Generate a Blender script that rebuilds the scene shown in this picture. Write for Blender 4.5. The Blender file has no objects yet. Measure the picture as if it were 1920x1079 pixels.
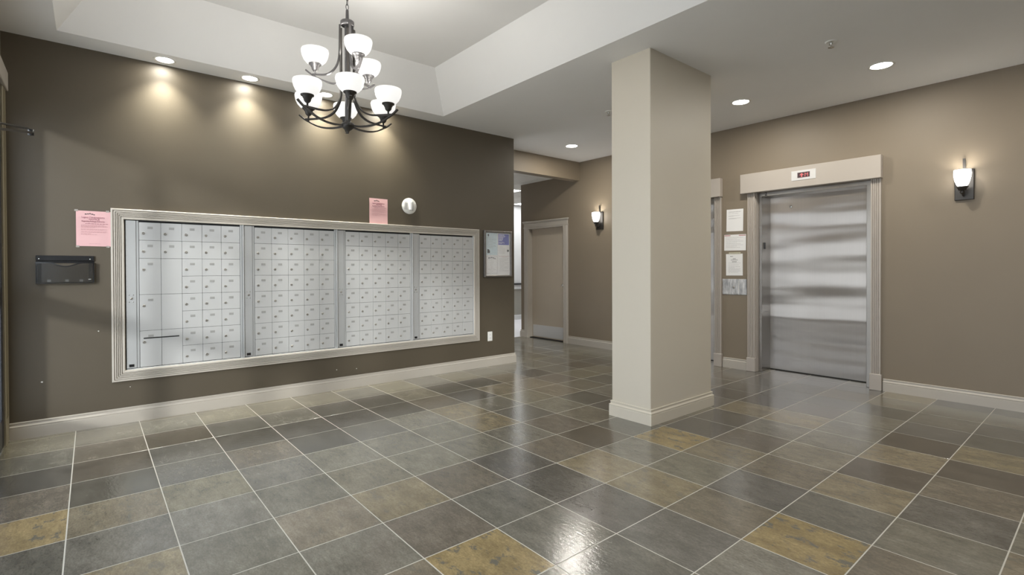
import bpy, bmesh, math, random
from mathutils import Vector, Matrix
random.seed(7)
PI = math.pi
sc = bpy.context.scene
COL = sc.collection

# ---------------------------------------------------------------- dimensions (metres)
H = 3.09            # lower ceiling
XW = -5.381         # mailbox wall (faces +x)
YE = 6.362          # elevator wall (faces -y)
YF = -0.507         # glazed entrance wall (faces +y)
XR = 3.2            # wall beyond the frame on the right
YEND = 4.508        # end of the mailbox wall
XC = -7.384         # end of the elevator wall, corridor corner
# ---------------------------------------------------------------- camera
cam_d = bpy.data.cameras.new('camera'); cam = bpy.data.objects.new('camera', cam_d); COL.objects.link(cam)
yaw, pit, rol = 0.8777, -0.0081, -0.0037
F0 = Vector((-math.sin(yaw), math.cos(yaw), 0)); R0 = Vector((math.cos(yaw), math.sin(yaw), 0)); U0 = Vector((0, 0, 1))
Fv = F0*math.cos(pit)+U0*math.sin(pit); U2 = -F0*math.sin(pit)+U0*math.cos(pit)
Rv = R0*math.cos(rol)+U2*math.sin(rol); Uv = -R0*math.sin(rol)+U2*math.cos(rol)
EYE = Vector((0, 0, 1.285))
M = Matrix((Rv, Uv, -Fv)).transposed().to_4x4(); M.translation = EYE
cam.matrix_world = M
cam_d.sensor_width = 36; cam_d.sensor_fit = 'HORIZONTAL'
cam_d.lens = 951.02/1920*36
cam_d.shift_y = -(539.5-513.27)/1920
cam_d.clip_start = 0.02
sc.camera = cam
# ---------------------------------------------------------------- sky, sun, exposure
w = bpy.data.worlds.new('overcast_sky'); sc.world = w; w.use_nodes = True
bg = w.node_tree.nodes['Background']
bg.inputs['Color'].default_value = (0.90, 0.94, 1.0, 1); bg.inputs['Strength'].default_value = 4.9
sun_d = bpy.data.lights.new('sun', 'SUN'); sun = bpy.data.objects.new('sun', sun_d); COL.objects.link(sun)
sun.location = (3, -6, 6)
sun.rotation_euler = Vector((-1.15, 1.0, -0.37)).to_track_quat('-Z', 'Y').to_euler()
sun_d.energy = 2.0; sun_d.angle = 0.09; sun_d.color = (1.0, 0.98, 0.95)
sc.view_settings.view_transform = 'Standard'; sc.view_settings.look = 'None'
sc.view_settings.exposure = 0.08; sc.view_settings.gamma = 1.0; sc.view_settings.use_curve_mapping = False
P_DOWN, P_WASH, P_BOWL, P_SCONCE, P_BEAM = 18, 2.2, 4.6, 1.3, 112

# ---------------------------------------------------------------- materials
def lin(r, g, b):
    f = lambda c: (c/255/12.92) if c/255 <= 0.04045 else ((c/255+0.055)/1.055)**2.4
    return (f(r), f(g), f(b))
def nodes(name):
    m = bpy.data.materials.new(name); m.use_nodes = True
    nt = m.node_tree; b = nt.nodes['Principled BSDF']
    return m, nt, b
def N(nt, t, **kw):
    n = nt.nodes.new(t)
    for k, v in kw.items(): setattr(n, k, v)
    return n
def noise(nt, scale, detail=3, vec=(1, 1, 1), rough=0.55):
    tc = N(nt, 'ShaderNodeNewGeometry'); mp = N(nt, 'ShaderNodeMapping')
    mp.inputs['Scale'].default_value = vec
    nt.links.new(tc.outputs['Position'], mp.inputs['Vector'])
    n = N(nt, 'ShaderNodeTexNoise'); n.inputs['Scale'].default_value = scale; n.inputs['Detail'].default_value = detail
    n.inputs['Roughness'].default_value = rough
    nt.links.new(mp.outputs['Vector'], n.inputs['Vector'])
    return n
def bump(nt, b, src, strength, dist):
    bp = N(nt, 'ShaderNodeBump'); bp.inputs['Strength'].default_value = strength; bp.inputs['Distance'].default_value = dist
    nt.links.new(src, bp.inputs['Height']); nt.links.new(bp.outputs['Normal'], b.inputs['Normal'])
    return bp
def paint(name, col, rough=0.6, var=0.06, scale=3.0, bscale=180, bstr=0.15, metal=0.0, spec=0.5):
    m, nt, b = nodes(name)
    n = noise(nt, scale, 4)
    r = N(nt, 'ShaderNodeMapRange'); r.inputs['To Min'].default_value = 1-var; r.inputs['To Max'].default_value = 1+var
    nt.links.new(n.outputs['Fac'], r.inputs['Value'])
    mx = N(nt, 'ShaderNodeVectorMath', operation='SCALE'); mx.inputs[0].default_value = col
    nt.links.new(r.outputs['Result'], mx.inputs['Scale']); nt.links.new(mx.outputs['Vector'], b.inputs['Base Color'])
    b.inputs['Roughness'].default_value = rough; b.inputs['Metallic'].default_value = metal
    b.inputs['Specular IOR Level'].default_value = spec
    if bstr > 0:
        n2 = noise(nt, bscale, 2); bump(nt, b, n2.outputs['Fac'], bstr, 0.002)
    return m
def glow(name, col, strength, base=(0.9, 0.9, 0.88)):
    m, nt, b = nodes(name)
    b.inputs['Base Color'].default_value = (*base, 1); b.inputs['Roughness'].default_value = 0.3
    b.inputs['Emission Color'].default_value = (*col, 1); b.inputs['Emission Strength'].default_value = strength
    return m
def brushed(name, col, rough, aniso=0.6, wavy=0.0):
    """metal brushed upright: reflections smear sideways, broad waves in the sheet"""
    m, nt, b = nodes(name)
    n = noise(nt, 1.0, 3, (260, 260, 1.2))
    r = N(nt, 'ShaderNodeMapRange'); r.inputs['To Min'].default_value = 0.93; r.inputs['To Max'].default_value = 1.07
    nt.links.new(n.outputs['Fac'], r.inputs['Value'])
    mx = N(nt, 'ShaderNodeVectorMath', operation='SCALE'); mx.inputs[0].default_value = col
    nt.links.new(r.outputs['Result'], mx.inputs['Scale']); nt.links.new(mx.outputs['Vector'], b.inputs['Base Color'])
    b.inputs['Metallic'].default_value = 1; b.inputs['Roughness'].default_value = rough
    b.inputs['Anisotropic'].default_value = aniso; b.inputs['Anisotropic Rotation'].default_value = 0.0
    tg = N(nt, 'ShaderNodeTangent', direction_type='RADIAL', axis='Z'); nt.links.new(tg.outputs['Tangent'], b.inputs['Tangent'])
    if wavy:
        n2 = noise(nt, 1.0, 1, (0.5, 0.5, 3.4), 0.4); bump(nt, b, n2.outputs['Fac'], wavy, 0.06)
    return m
MT = {}
MT['mailwall'] = paint('dark_brown_paint', (0.096, 0.078, 0.054), 0.48, 0.05)
MT['elevwall'] = paint('taupe_paint', (0.218, 0.176, 0.126), 0.55, 0.04)
MT['backwall'] = paint('far_wall_paint', (0.33, 0.30, 0.26), 0.6, 0.04)
MT['ceiling'] = paint('ceiling_paint', (0.80, 0.79, 0.77), 0.85, 0.02, bscale=90, bstr=0.1)
MT['column'] = paint('column_paint', (0.58, 0.53, 0.44), 0.5, 0.02)
MT['trim'] = paint('trim_paint', (0.46, 0.42, 0.365), 0.38, 0.03, bstr=0.05)
MT['frame'] = paint('moulding_paint', (0.49, 0.45, 0.395), 0.4, 0.03, bstr=0.05)
MT['doorpaint'] = paint('door_paint', (0.47, 0.405, 0.32), 0.45, 0.04, bstr=0.05)
MT['boxdoor'] = paint('mailbox_enamel', (0.50, 0.498, 0.49), 0.42, 0.03, scale=1.2, bstr=0.04)
MT['alu'] = paint('satin_aluminium', (0.47, 0.475, 0.475), 0.38, 0.05, metal=0.25, bstr=0.08, bscale=400)
MT['plate'] = paint('number_plate_grey', (0.33, 0.325, 0.31), 0.4, 0.05, bstr=0)
MT['ink'] = paint('dark_print', (0.035, 0.032, 0.035), 0.6, 0.0, bstr=0)
MT['inkgrey'] = paint('grey_print', (0.32, 0.30, 0.31), 0.7, 0.0, bstr=0)
MT['inkpink'] = paint('plum_print', (0.30, 0.12, 0.15), 0.7, 0.0, bstr=0)
MT['inkpale'] = paint('faded_plum_print', (0.52, 0.30, 0.31), 0.7, 0.0, bstr=0)
MT['red'] = paint('red_print', (0.40, 0.10, 0.10), 0.7, 0.0, bstr=0)
MT['black'] = paint('black_plastic', (0.012, 0.012, 0.013), 0.28, 0.0, bstr=0)
MT['gap'] = paint('dark_cavity', (0.01, 0.01, 0.01), 0.8, 0.0, bstr=0)
MT['bronze'] = paint('dark_bronze_metal', (0.055, 0.05, 0.045), 0.36, 0.1, metal=0.6, bstr=0.05)
MT['pewter'] = paint('greyed_bronze_metal', (0.115, 0.11, 0.11), 0.36, 0.08, metal=0.6, bstr=0.05)
MT['darkalu'] = paint('dull_metal_frame', (0.17, 0.155, 0.14), 0.4, 0.05, metal=0.3, bstr=0)
MT['chrome'] = paint('polished_metal', (0.62, 0.61, 0.58), 0.2, 0.03, metal=1.0, bstr=0)
MT['lockface'] = paint('lock_metal', (0.36, 0.34, 0.31), 0.3, 0.03, metal=0.9, bstr=0)
MT['paper'] = paint('white_paper', (0.80, 0.79, 0.78), 0.8, 0.02, bstr=0)
MT['pink'] = paint('pink_paper', (0.68, 0.415, 0.42), 0.8, 0.03, bstr=0)
MT['bluepaper'] = paint('pale_blue_paper', (0.60, 0.70, 0.74), 0.8, 0.03, bstr=0)
MT['purple'] = paint('violet_print', (0.125, 0.135, 0.42), 0.7, 0.02, bstr=0)
MT['tape'] = paint('clear_tape', (0.55, 0.52, 0.47), 0.25, 0.05, bstr=0)
MT['tape'].node_tree.nodes['Principled BSDF'].inputs['Alpha'].default_value = 0.45
MT['straw'] = paint('straw_label', (0.55, 0.52, 0.38), 0.6, 0.03, bstr=0)
MT['white'] = paint('white_plastic', (0.80, 0.79, 0.75), 0.35, 0.02, bstr=0)
MT['lens'] = paint('strobe_lens', (0.88, 0.88, 0.87), 0.08, 0.0, bstr=0)
MT['steel'] = brushed('brushed_steel', (0.44, 0.405, 0.372), 0.30, 1.0, 0.48)
MT['steelv'] = brushed('brushed_steel_frame', (0.41, 0.39, 0.365), 0.28, 0.0, 0.0)
MT['kick'] = paint('kick_plate_metal', (0.62, 0.62, 0.62), 0.42, 0.03, metal=0.25, bstr=0)
MT['shade'] = glow('frosted_glass_lit', (1.0, 0.985, 0.95), 0.80, (0.30, 0.30, 0.29))
MT['shade2'] = glow('frosted_glass_sconce', (1.0, 0.985, 0.95), 6.5)
MT['led'] = glow('downlight_lens', (1.0, 0.98, 0.94), 30.0)
MT['panel'] = glow('fluorescent_panel', (0.97, 0.98, 1.0), 12.0)
MT['redled'] = glow('red_led', (1.0, 0.22, 0.22), 0.5, (0.5, 0.12, 0.12))
MT['screen'] = paint('display_window', (0.085, 0.055, 0.06), 0.15, 0.0, bstr=0)
MT['vinyl'] = paint('pale_vinyl', (0.74, 0.74, 0.76), 0.35, 0.03, bstr=0)
MT['corrwall'] = paint('pale_corridor_paint', (0.66, 0.67, 0.66), 0.55, 0.03)
MT['corrlow'] = paint('sage_corridor_paint', (0.30, 0.29, 0.25), 0.55, 0.05)
MT['acoustic'] = paint('acoustic_panel', (0.68, 0.66, 0.62), 0.9, 0.04, bscale=60, bstr=0.4)
MT['grid'] = paint('ceiling_grid', (0.30, 0.29, 0.27), 0.6, 0.0, bstr=0)
MT['grout'] = paint('pale_grout', (0.44, 0.42, 0.37), 0.7, 0.12, scale=6, bstr=0.1)
MT['pave'] = paint('outside_concrete', (0.55, 0.54, 0.52), 0.9, 0.1)
MT['darkframe'] = paint('dark_door_frame', (0.018, 0.019, 0.024), 0.35, 0.05, bstr=0)
MT['lifttrim'] = paint('dimmed_elevator_trim', (0.43, 0.385, 0.34), 0.4, 0.03, bstr=0.05)  # same paint as the other trim, darkened to offset the strong downlight
MT['indicator'] = paint('indicator_metal', (0.72, 0.71, 0.70), 0.3, 0.02, metal=0.3, bstr=0)
MT['olive'] = paint('shaded_pilaster_paint', (0.24, 0.205, 0.135), 0.5, 0.03, bstr=0.05)  # beige casing paint with its shade put into a darker colour
# clear and smoked glass
m, nt, b = nodes('window_glass')
tr = N(nt, 'ShaderNodeBsdfTransparent'); gl = N(nt, 'ShaderNodeBsdfGlossy'); gl.inputs['Roughness'].default_value = 0.02
ms = N(nt, 'ShaderNodeMixShader')
tr.inputs['Color'].default_value = (0.93, 0.95, 0.96, 1)
ms.inputs['Fac'].default_value = 0.05; nt.links.new(tr.outputs['BSDF'], ms.inputs[1]); nt.links.new(gl.outputs['BSDF'], ms.inputs[2])
nt.links.new(ms.outputs['Shader'], nt.nodes['Material Output'].inputs['Surface']); MT['glass'] = m
m, nt, b = nodes('smoked_plastic'); b.inputs['Base Color'].default_value = (0.04, 0.04, 0.04, 1); b.inputs['Roughness'].default_value = 0.25
b.inputs['Alpha'].default_value = 0.30; MT['smoke'] = m
m, nt, b = nodes('scratched_clear_sheet')   # clear cover of the bulletin case
b.inputs['Base Color'].default_value = (0.9, 0.9, 0.9, 1); b.inputs['Alpha'].default_value = 0.08; b.inputs['Roughness'].default_value = 0.1; MT['clear'] = m
# protective film on the call plate
m, nt, b = nodes('streaked_film')
n = noise(nt, 1.0, 5, (26, 26, 7), 0.65); cr = N(nt, 'ShaderNodeValToRGB')
cr.color_ramp.elements[0].position = 0.36; cr.color_ramp.elements[0].color = (0.27, 0.275, 0.29, 1)
cr.color_ramp.elements[1].position = 0.66; cr.color_ramp.elements[1].color = (0.66, 0.66, 0.67, 1)
nt.links.new(n.outputs['Fac'], cr.inputs['Fac']); nt.links.new(cr.outputs['Color'], b.inputs['Base Color']); b.inputs['Roughness'].default_value = 0.4
MT['film'] = m
# slate: tile colour comes from each tile (object colour), alpha = how blotchy it is
def slate(name, per_object=True):
    m, nt, b = nodes(name); L = nt.links.new
    if per_object:
        oi = N(nt, 'ShaderNodeObjectInfo'); colr, alp, rnd = oi.outputs['Color'], oi.outputs['Alpha'], oi.outputs['Random']
    else:
        at = N(nt, 'ShaderNodeVertexColor'); at.layer_name = 'tile_colour'; colr, alp, rnd = at.outputs['Color'], at.outputs['Alpha'], None
    def rng(src, a, b_, c, d):
        q = N(nt, 'ShaderNodeMapRange'); L(src, q.inputs['Value'])
        for k_, v_ in zip(('From Min', 'From Max', 'To Min', 'To Max'), (a, b_, c, d)): q.inputs[k_].default_value = v_
        return q.outputs['Result']
    fac = rng(noise(nt, 5.0, 8, (1.0, 1.8, 1), 0.65).outputs['Fac'], .25, .75, .62, 1.36)
    for src, lo_, hi_ in ((noise(nt, 75.0, 4, (1.0, 1.7, 1), 0.7), .76, 1.24), (noise(nt, 20.0, 6, (1.0, 2.6, 1), 0.7), .80, 1.20)):
        mu = N(nt, 'ShaderNodeMath', operation='MULTIPLY'); L(fac, mu.inputs[0]); L(rng(src.outputs['Fac'], .3, .7, lo_, hi_), mu.inputs[1]); fac = mu.outputs['Value']
    v = N(nt, 'ShaderNodeVectorMath', operation='SCALE'); L(colr, v.inputs[0]); L(fac, v.inputs['Scale'])
    n2 = noise(nt, 11.0, 8, (1, 1.5, 1), 0.68)
    ramp = N(nt, 'ShaderNodeMapRange'); ramp.inputs['From Min'].default_value = 0.55; ramp.inputs['From Max'].default_value = 0.61; L(n2.outputs['Fac'], ramp.inputs['Value'])
    fm = N(nt, 'ShaderNodeMath', operation='MULTIPLY'); L(ramp.outputs['Result'], fm.inputs[0]); L(alp, fm.inputs[1])
    mix = N(nt, 'ShaderNodeMix', data_type='RGBA'); L(fm.outputs['Value'], mix.inputs['Factor']); L(v.outputs['Vector'], mix.inputs['A'])
    mix.inputs['B'].default_value = (0.105, 0.105, 0.09, 1)
    L(mix.outputs['Result'], b.inputs['Base Color'])
    n3 = noise(nt, 16.0, 5, (1, 1.5, 1), 0.6)
    rr = N(nt, 'ShaderNodeMapRange'); rr.inputs['To Min'].default_value = 0.10; rr.inputs['To Max'].default_value = 0.22; L(n3.outputs['Fac'], rr.inputs['Value']); L(rr.outputs['Result'], b.inputs['Roughness'])
    n4 = noise(nt, 30.0, 5, (1.0, 2.0, 1), 0.55)
    bp = bump(nt, b, n4.outputs['Fac'], 0.26, 0.004); nb_ = N(nt, 'ShaderNodeBump'); nb_.inputs['Strength'].default_value = 0.20; nb_.inputs['Distance'].default_value = 0.004; L(n4.outputs['Fac'], nb_.inputs['Height']); L(nb_.outputs['Normal'], b.inputs['Coat Normal'])
    b.inputs['Specular IOR Level'].default_value = 0.7; b.inputs['Coat Weight'].default_value = 0.35; b.inputs['Coat Roughness'].default_value = 0.14
    return m
MT['slate'] = slate('slate_tile'); MT['slate_field'] = slate('slate_tile_far', False)

# ---------------------------------------------------------------- mesh helpers
WLOC = {}
class MB:
    def __init__(s): s.v = []; s.f = []; s.sm = []
    def face(s, pts, smooth=False):
        i = len(s.v); s.v += [tuple(p) for p in pts]; s.f.append(tuple(range(i, i+len(pts)))); s.sm.append(smooth); return s
    def box(s, x0, x1, y0, y1, z0, z1):
        i = len(s.v)
        s.v += [(x0,y0,z0),(x1,y0,z0),(x1,y1,z0),(x0,y1,z0),(x0,y0,z1),(x1,y0,z1),(x1,y1,z1),(x0,y1,z1)]
        for q in ((0,3,2,1),(4,5,6,7),(0,1,5,4),(1,2,6,5),(2,3,7,6),(3,0,4,7)):
            s.f.append(tuple(i+k for k in q)); s.sm.append(False)
        return s
    def bbox(s, x0, x1, y0, y1, z0, z1, bev=0.003):
        """box with chamfered edges"""
        bm = bmesh.new(); bmesh.ops.create_cube(bm, size=1)
        for v in bm.verts: v.co = Vector(((x0+x1)/2+v.co.x*(x1-x0), (y0+y1)/2+v.co.y*(y1-y0), (z0+z1)/2+v.co.z*(z1-z0)))
        bmesh.ops.bevel(bm, geom=bm.edges[:], offset=bev, segments=1, affect='EDGES', profile=0.5)
        bm.verts.index_update(); i = len(s.v); s.v += [tuple(v.co) for v in bm.verts]
        for f in bm.faces: s.f.append(tuple(i+v.index for v in f.verts)); s.sm.append(False)
        bm.free(); return s
    def loft(s, rings, closed=True, caps=True, smooth=True):
        i0 = len(s.v); n = len(rings[0])
        for r in rings: s.v += [tuple(p) for p in r]
        for a in range(len(rings)-1):
            for k in range(n if closed else n-1):
                k2 = (k+1) % n
                s.f.append((i0+a*n+k, i0+a*n+k2, i0+(a+1)*n+k2, i0+(a+1)*n+k)); s.sm.append(smooth)
        if caps and closed:
            s.f.append(tuple(i0+k for k in reversed(range(n)))); s.sm.append(False)
            e = i0+(len(rings)-1)*n; s.f.append(tuple(e+k for k in range(n))); s.sm.append(False)
        return s
    def lathe(s, prof, c=(0, 0, 0), n=24, axis='z', caps=False):
        rings = []
        for r, h in prof:
            ring = []
            for k in range(n):
                a = 2*PI*k/n; ca, sa = r*math.cos(a), r*math.sin(a)
                p = {'z': (c[0]+ca, c[1]+sa, c[2]+h), 'x': (c[0]+h, c[1]+ca, c[2]+sa), 'y': (c[0]+sa, c[1]+h, c[2]+ca)}[axis]
                ring.append(p)
            rings.append(ring)
        return s.loft(rings, True, caps)
    def sweep(s, path, hw, ht, up=(0, 0, 1), n=None):
        """bar or tube along a path: n=None gives a rectangular bar hw x ht, else a round one"""
        path = [Vector(p) for p in path]; rings = []
        up = Vector(up)
        for i, p in enumerate(path):
            t = (path[min(i+1, len(path)-1)]-path[max(i-1, 0)]).normalized()
            sd = t.cross(up)
            if sd.length < 1e-4: sd = t.cross(Vector((1, 0, 0)))
            sd.normalize(); u = sd.cross(t)
            if n is None: ring = [p+sd*hw+u*ht, p-sd*hw+u*ht, p-sd*hw-u*ht, p+sd*hw-u*ht]
            else: ring = [p+sd*hw*math.cos(2*PI*k/n)+u*ht*math.sin(2*PI*k/n) for k in range(n)]
            rings.append(ring)
        return s.loft(rings, True, True, n is not None)
    def obj(s, name, mat, parent=None, loc=None, smooth_angle=None):
        me = bpy.data.meshes.new(name)
        base = Vector(loc) if loc is not None else (WLOC[parent.name] if parent else Vector((0, 0, 0)))
        me.from_pydata([(v[0]-base[0], v[1]-base[1], v[2]-base[2]) for v in s.v], [], s.f)
        me.polygons.foreach_set('use_smooth', s.sm); me.update()
        bm = bmesh.new(); bm.from_mesh(me); bmesh.ops.recalc_face_normals(bm, faces=bm.faces); bm.to_mesh(me); bm.free()
        me.materials.append(MT[mat] if isinstance(mat, str) else mat)
        o = bpy.data.objects.new(name, me); COL.objects.link(o)
        if parent:
            o.parent = parent; o.location = base-WLOC[parent.name]
        else: o.location = base
        WLOC[o.name] = base.copy()
        return o
STUFFED = ('body_print', 'rivet', 'white_print', 'heading_line', 'subheading_line', 'letterhead_mark', 'printed_line', 'printed_border', 'led_arrow_and_letter', 'sounder_slot')
def tag(o, label=None, cat=None, group=None, kind=None):
    if label: o['label'] = label
    if cat: o['category'] = cat
    if group: o['group'] = group
    if kind: o['kind'] = kind
    return o
def thing(name, loc, label, cat, group=None):
    o = bpy.data.objects.new(name, None); COL.objects.link(o); o.location = loc; o.empty_display_size = 0.1
    WLOC[o.name] = Vector(loc); return tag(o, label, cat, group)
def copy(o, parent, loc=None, wloc=None):
    c = o.copy(); COL.objects.link(c); c.parent = parent
    if loc is not None: c.location = loc
    return c
def struct(mb, name, mat, parent=None, label=None):
    o = mb.obj(name, mat, parent)
    if parent is None: o['kind'] = 'structure'
    if label: o['label'] = label
    return o
def text_obj(name, txt, size, mat, parent, world, rot, align='CENTER', bold=0.0, sx=1.0):
    """flat print: lettering as a thin mesh"""
    cu = bpy.data.curves.new('t', 'FONT'); cu.body = txt; cu.size = size; cu.align_x = align; cu.align_y = 'CENTER'
    cu.extrude = 0.0002; cu.offset = bold; cu.resolution_u = 2
    to = bpy.data.objects.new('t', cu); COL.objects.link(to)
    dg = bpy.context.evaluated_depsgraph_get(); me = bpy.data.meshes.new_from_object(to.evaluated_get(dg)); me.name = name
    bpy.data.objects.remove(to); bpy.data.curves.remove(cu)
    me.materials.clear(); me.materials.append(MT[mat])
    o = bpy.data.objects.new(name, me); COL.objects.link(o); o.parent = parent
    o.rotation_euler = rot; o.scale = (sx, 1, 1); o.location = Vector(world)-WLOC[parent.name]
    return o
ROT_X = (PI/2, 0, PI/2)      # lettering on a wall that faces +x
ROT_Y = (PI/2, 0, 0)         # lettering on a wall that faces -y
def sweep_profile(prof, pts, normal_side, name, mat, parent=None, closed=False):
    """prof: list of (out, z); pts: polyline in plan; mitred corners; out is to the left(+1)/right(-1) of travel"""
    P = [Vector((p[0], p[1])) for p in pts]; n = len(P); rings = []
    for i in range(n):
        def nrm(a, b):
            d = (b-a).normalized(); return Vector((-d.y, d.x))*normal_side
        if closed: n1, n2 = nrm(P[i-1], P[i]), nrm(P[i], P[(i+1) % n])
        else:
            n1 = nrm(P[i-1], P[i]) if i > 0 else nrm(P[0], P[1]); n2 = nrm(P[i], P[i+1]) if i < n-1 else n1
        mt = (n1+n2); mt = mt/(mt.dot(n1)) if mt.length > 1e-6 else n1
        rings.append([(P[i].x+mt.x*o, P[i].y+mt.y*o, z) for o, z in prof])
    if closed: rings.append(rings[0])
    mb = MB(); mb.loft(rings, True, not closed, False)
    o = mb.obj(name, mat, parent)
    if parent is None: o['kind'] = 'structure'
    return o
BASE = [(0, 0), (.019, 0), (.019, .084), (.0165, .0865), (.0165, .089), (.019, .091), (.019, .099), (.015, .103), (.009, .108), (.0075, .1165), (.0115, .120), (.0115, .127), (.009, .1305), (0, .1305)]

# ================================================================ structure
# ---- floor: grout bed, then the slate tiles one by one
PX, PY, X0, Y0 = 0.4140, 0.4110, -2.394, 1.131
rects = [(XW, XR, YF, YE), (-7.36, XW, YEND, YE), (-2.918, -1.700, YE, 6.70), (-2.918-1.742, -1.700-1.742, YE, 6.70), (-7.166, -6.242, YE, 6.70)]
g = MB()
for x0, x1, y0, y1 in rects: g.box(x0, x1, y0, y1, -0.06, -0.0008)
floor = g.obj('floor', 'grout'); floor['kind'] = 'structure'; floor['label'] = 'slate tile floor of the lobby with pale grout'
def in_view(x, y):
    d = Vector((x, y, 0))-EYE; z = d.dot(Fv)
    if z < 0.4: return None
    u = 960+951*d.dot(Rv)/z; v = 513.3-951*d.dot(Uv)/z
    if -140 < u < 2060 and v < 1200: return z
    return None
PAL = {'grey': (0.152, 0.143, 0.121), 'olive': (0.165, 0.150, 0.116), 'dark': (0.092, 0.086, 0.077), 'slate': (0.116, 0.110, 0.099),
       'brown': (0.132, 0.115, 0.094), 'gold': (0.245, 0.188, 0.100), 'ochre': (0.190, 0.160, 0.108), 'tan': (0.172, 0.148, 0.112), 'umber': (0.088, 0.076, 0.062)}
# tiles whose colour shows clearly, by column and row of the tile grid
SPEC = {}
def spec(name, *cells):
    for c in cells: SPEC[c] = name
spec('gold', (1, 0), (-3, -4), (3, 3), (0, 5))
spec('ochre', (-1, 0), (-1, -3), (-3, 3), (3, 5), (3, 7), (4, 8), (1, 3), (0, 3))
spec('dark', (1, 2), (-5, -4), (-4, -3), (-6, 1), (-6, 2), (-6, 4), (-5, 2), (0, 6), (-1, 2), (0, 2), (-5, 0), (-5, -1), (-6, 5), (-5, 4), (0, 7), (-5, 1))
spec('slate', (3, 4), (4, 5), (2, 2), (0, 1), (2, 1), (-4, -2), (-5, -2), (2, 4), (1, 1))
spec('umber', (3, 6), (3, 8), (4, 7), (-1, 4), (-6, -2), (-5, -3))
spec('brown', (0, 0), (2, 3), (-1, 3), (2, 5), (-1, 1), (4, 6), (4, 3), (-2, 4))
spec('tan', (1, 5), (0, 8), (-1, -1), (-3, -3))
spec('grey', (-2, -1), (0, -1), (-1, -2), (-2, -3), (-2, -2), (-3, -1), (-3, 0), (-3, 1), (-2, 1), (-2, 2), (3, 2), (1, 4), (0, 4), (2, 7), (2, 8), (-3, 2), (0, -2))
spec('olive', (-3, -2), (2, 6))
tiles = []
for i in range(-13, 15):
    for j in range(-5, 15):
        cx0, cx1, cy0, cy1 = X0+i*PX, X0+(i+1)*PX, Y0+j*PY, Y0+(j+1)*PY
        for (a, b_, c, d) in rects:
            x0, x1, y0, y1 = max(cx0, a), min(cx1, b_), max(cy0, c), min(cy1, d)
            if x1-x0 < 0.02 or y1-y0 < 0.02: continue
            full = abs(x1-cx1)+abs(x0-cx0)+abs(y1-cy1)+abs(y0-cy0) < 1e-6
            z = in_view((x0+x1)/2, (y0+y1)/2)
            key = (z/((x1-x0)*(y1-y0))**0.5*(z**0.5)) if z else 1e6+abs(cx0)+abs(cy0)
            tiles.append((key, i, j, x0, x1, y0, y1, full))
tiles.sort(key=lambda t: t[0])
def tile_colour(i, j):
    r = random.Random(i*131+j*17+5)
    k = SPEC.get((i, j))
    if not k:
        k = r.choices(['grey', 'olive', 'slate', 'dark', 'brown', 'tan', 'ochre'], [5, 2, 4, 2.5, 4, 1.2, 0.5])[0]
        if i <= -7: k = r.choice(['olive', 'olive', 'grey'])
    c = PAL[k]; f = r.uniform(0.9, 1.1); a = 0.9 if k == 'gold' else (0.5 if k in ('tan', 'ochre') else 0.15)
    return (c[0]*f, c[1]*f, c[2]*f*r.uniform(0.91, 1.0), a)
G = 0.0028
def tile_mb(x0, x1, y0, y1, z=0.0):
    mb = MB(); e = 0.0007
    lo = [(x0+G, y0+G), (x1-G, y0+G), (x1-G, y1-G), (x0+G, y1-G)]; hi = [(x0+G+e, y0+G+e), (x1-G-e, y0+G+e), (x1-G-e, y1-G-e), (x0+G+e, y1-G-e)]
    mb.loft([[(p[0], p[1], -0.01) for p in lo], [(p[0], p[1], z-0.0004) for p in lo], [(p[0], p[1], z) for p in hi]], True, True, False)
    return mb
proto = None; far = []
for n_, (key, i, j, x0, x1, y0, y1, full) in enumerate(tiles):
    if n_ >= 300: far.append((i, j, x0, x1, y0, y1)); continue
    if full and proto:
        o = proto.copy(); COL.objects.link(o)
        o.location = ((x0+x1)/2, (y0+y1)/2, random.Random(i*7+j*3).uniform(-0.0002, 0.0002))
    else:
        o = tile_mb(x0, x1, y0, y1).obj('tile', 'slate', floor, ((x0+x1)/2, (y0+y1)/2, 0))
        if full: proto = o
    o.color = tile_colour(i, j)
mb = MB(); cols = []
for (i, j, x0, x1, y0, y1) in far:
    n0 = len(mb.f); t = tile_mb(x0, x1, y0, y1); k = len(mb.v); mb.v += t.v; mb.f += [tuple(k+q for q in f) for f in t.f]; mb.sm += t.sm
    cols += [tile_colour(i, j)]*len(t.v)
o = mb.obj('tile_field', 'slate_field', floor); o['kind'] = 'stuff'
ca = o.data.color_attributes.new('tile_colour', 'FLOAT_COLOR', 'POINT')
for k, c in enumerate(cols): ca.data[k].color = c

# ---- walls
T = 0.16
m = MB(); m.box(XW-T, XW, YF-T, YEND, 0, 3.7)
mw = struct(m, 'wall_left', 'mailwall', None, 'dark brown wall that carries the mailbox banks')
m = MB()
for (y, z, s_) in ((-0.30, 0.42, .008), (0.045, 0.79, .006), (0.47, 0.42, .005), (2.02, 0.215, .006), (2.24, 0.20, .006), (0.25, .30, .004)):
    m.face([(XW+.0008, y-s_, z), (XW+.0008, y+s_*.3, z-s_), (XW+.0008, y+s_, z+s_*.2), (XW+.0008, y, z+s_*.8)])
o = m.obj('paint_chip', 'white', mw); o['kind'] = 'stuff'; o['label'] = 'small pale chips in the brown paint'
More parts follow.
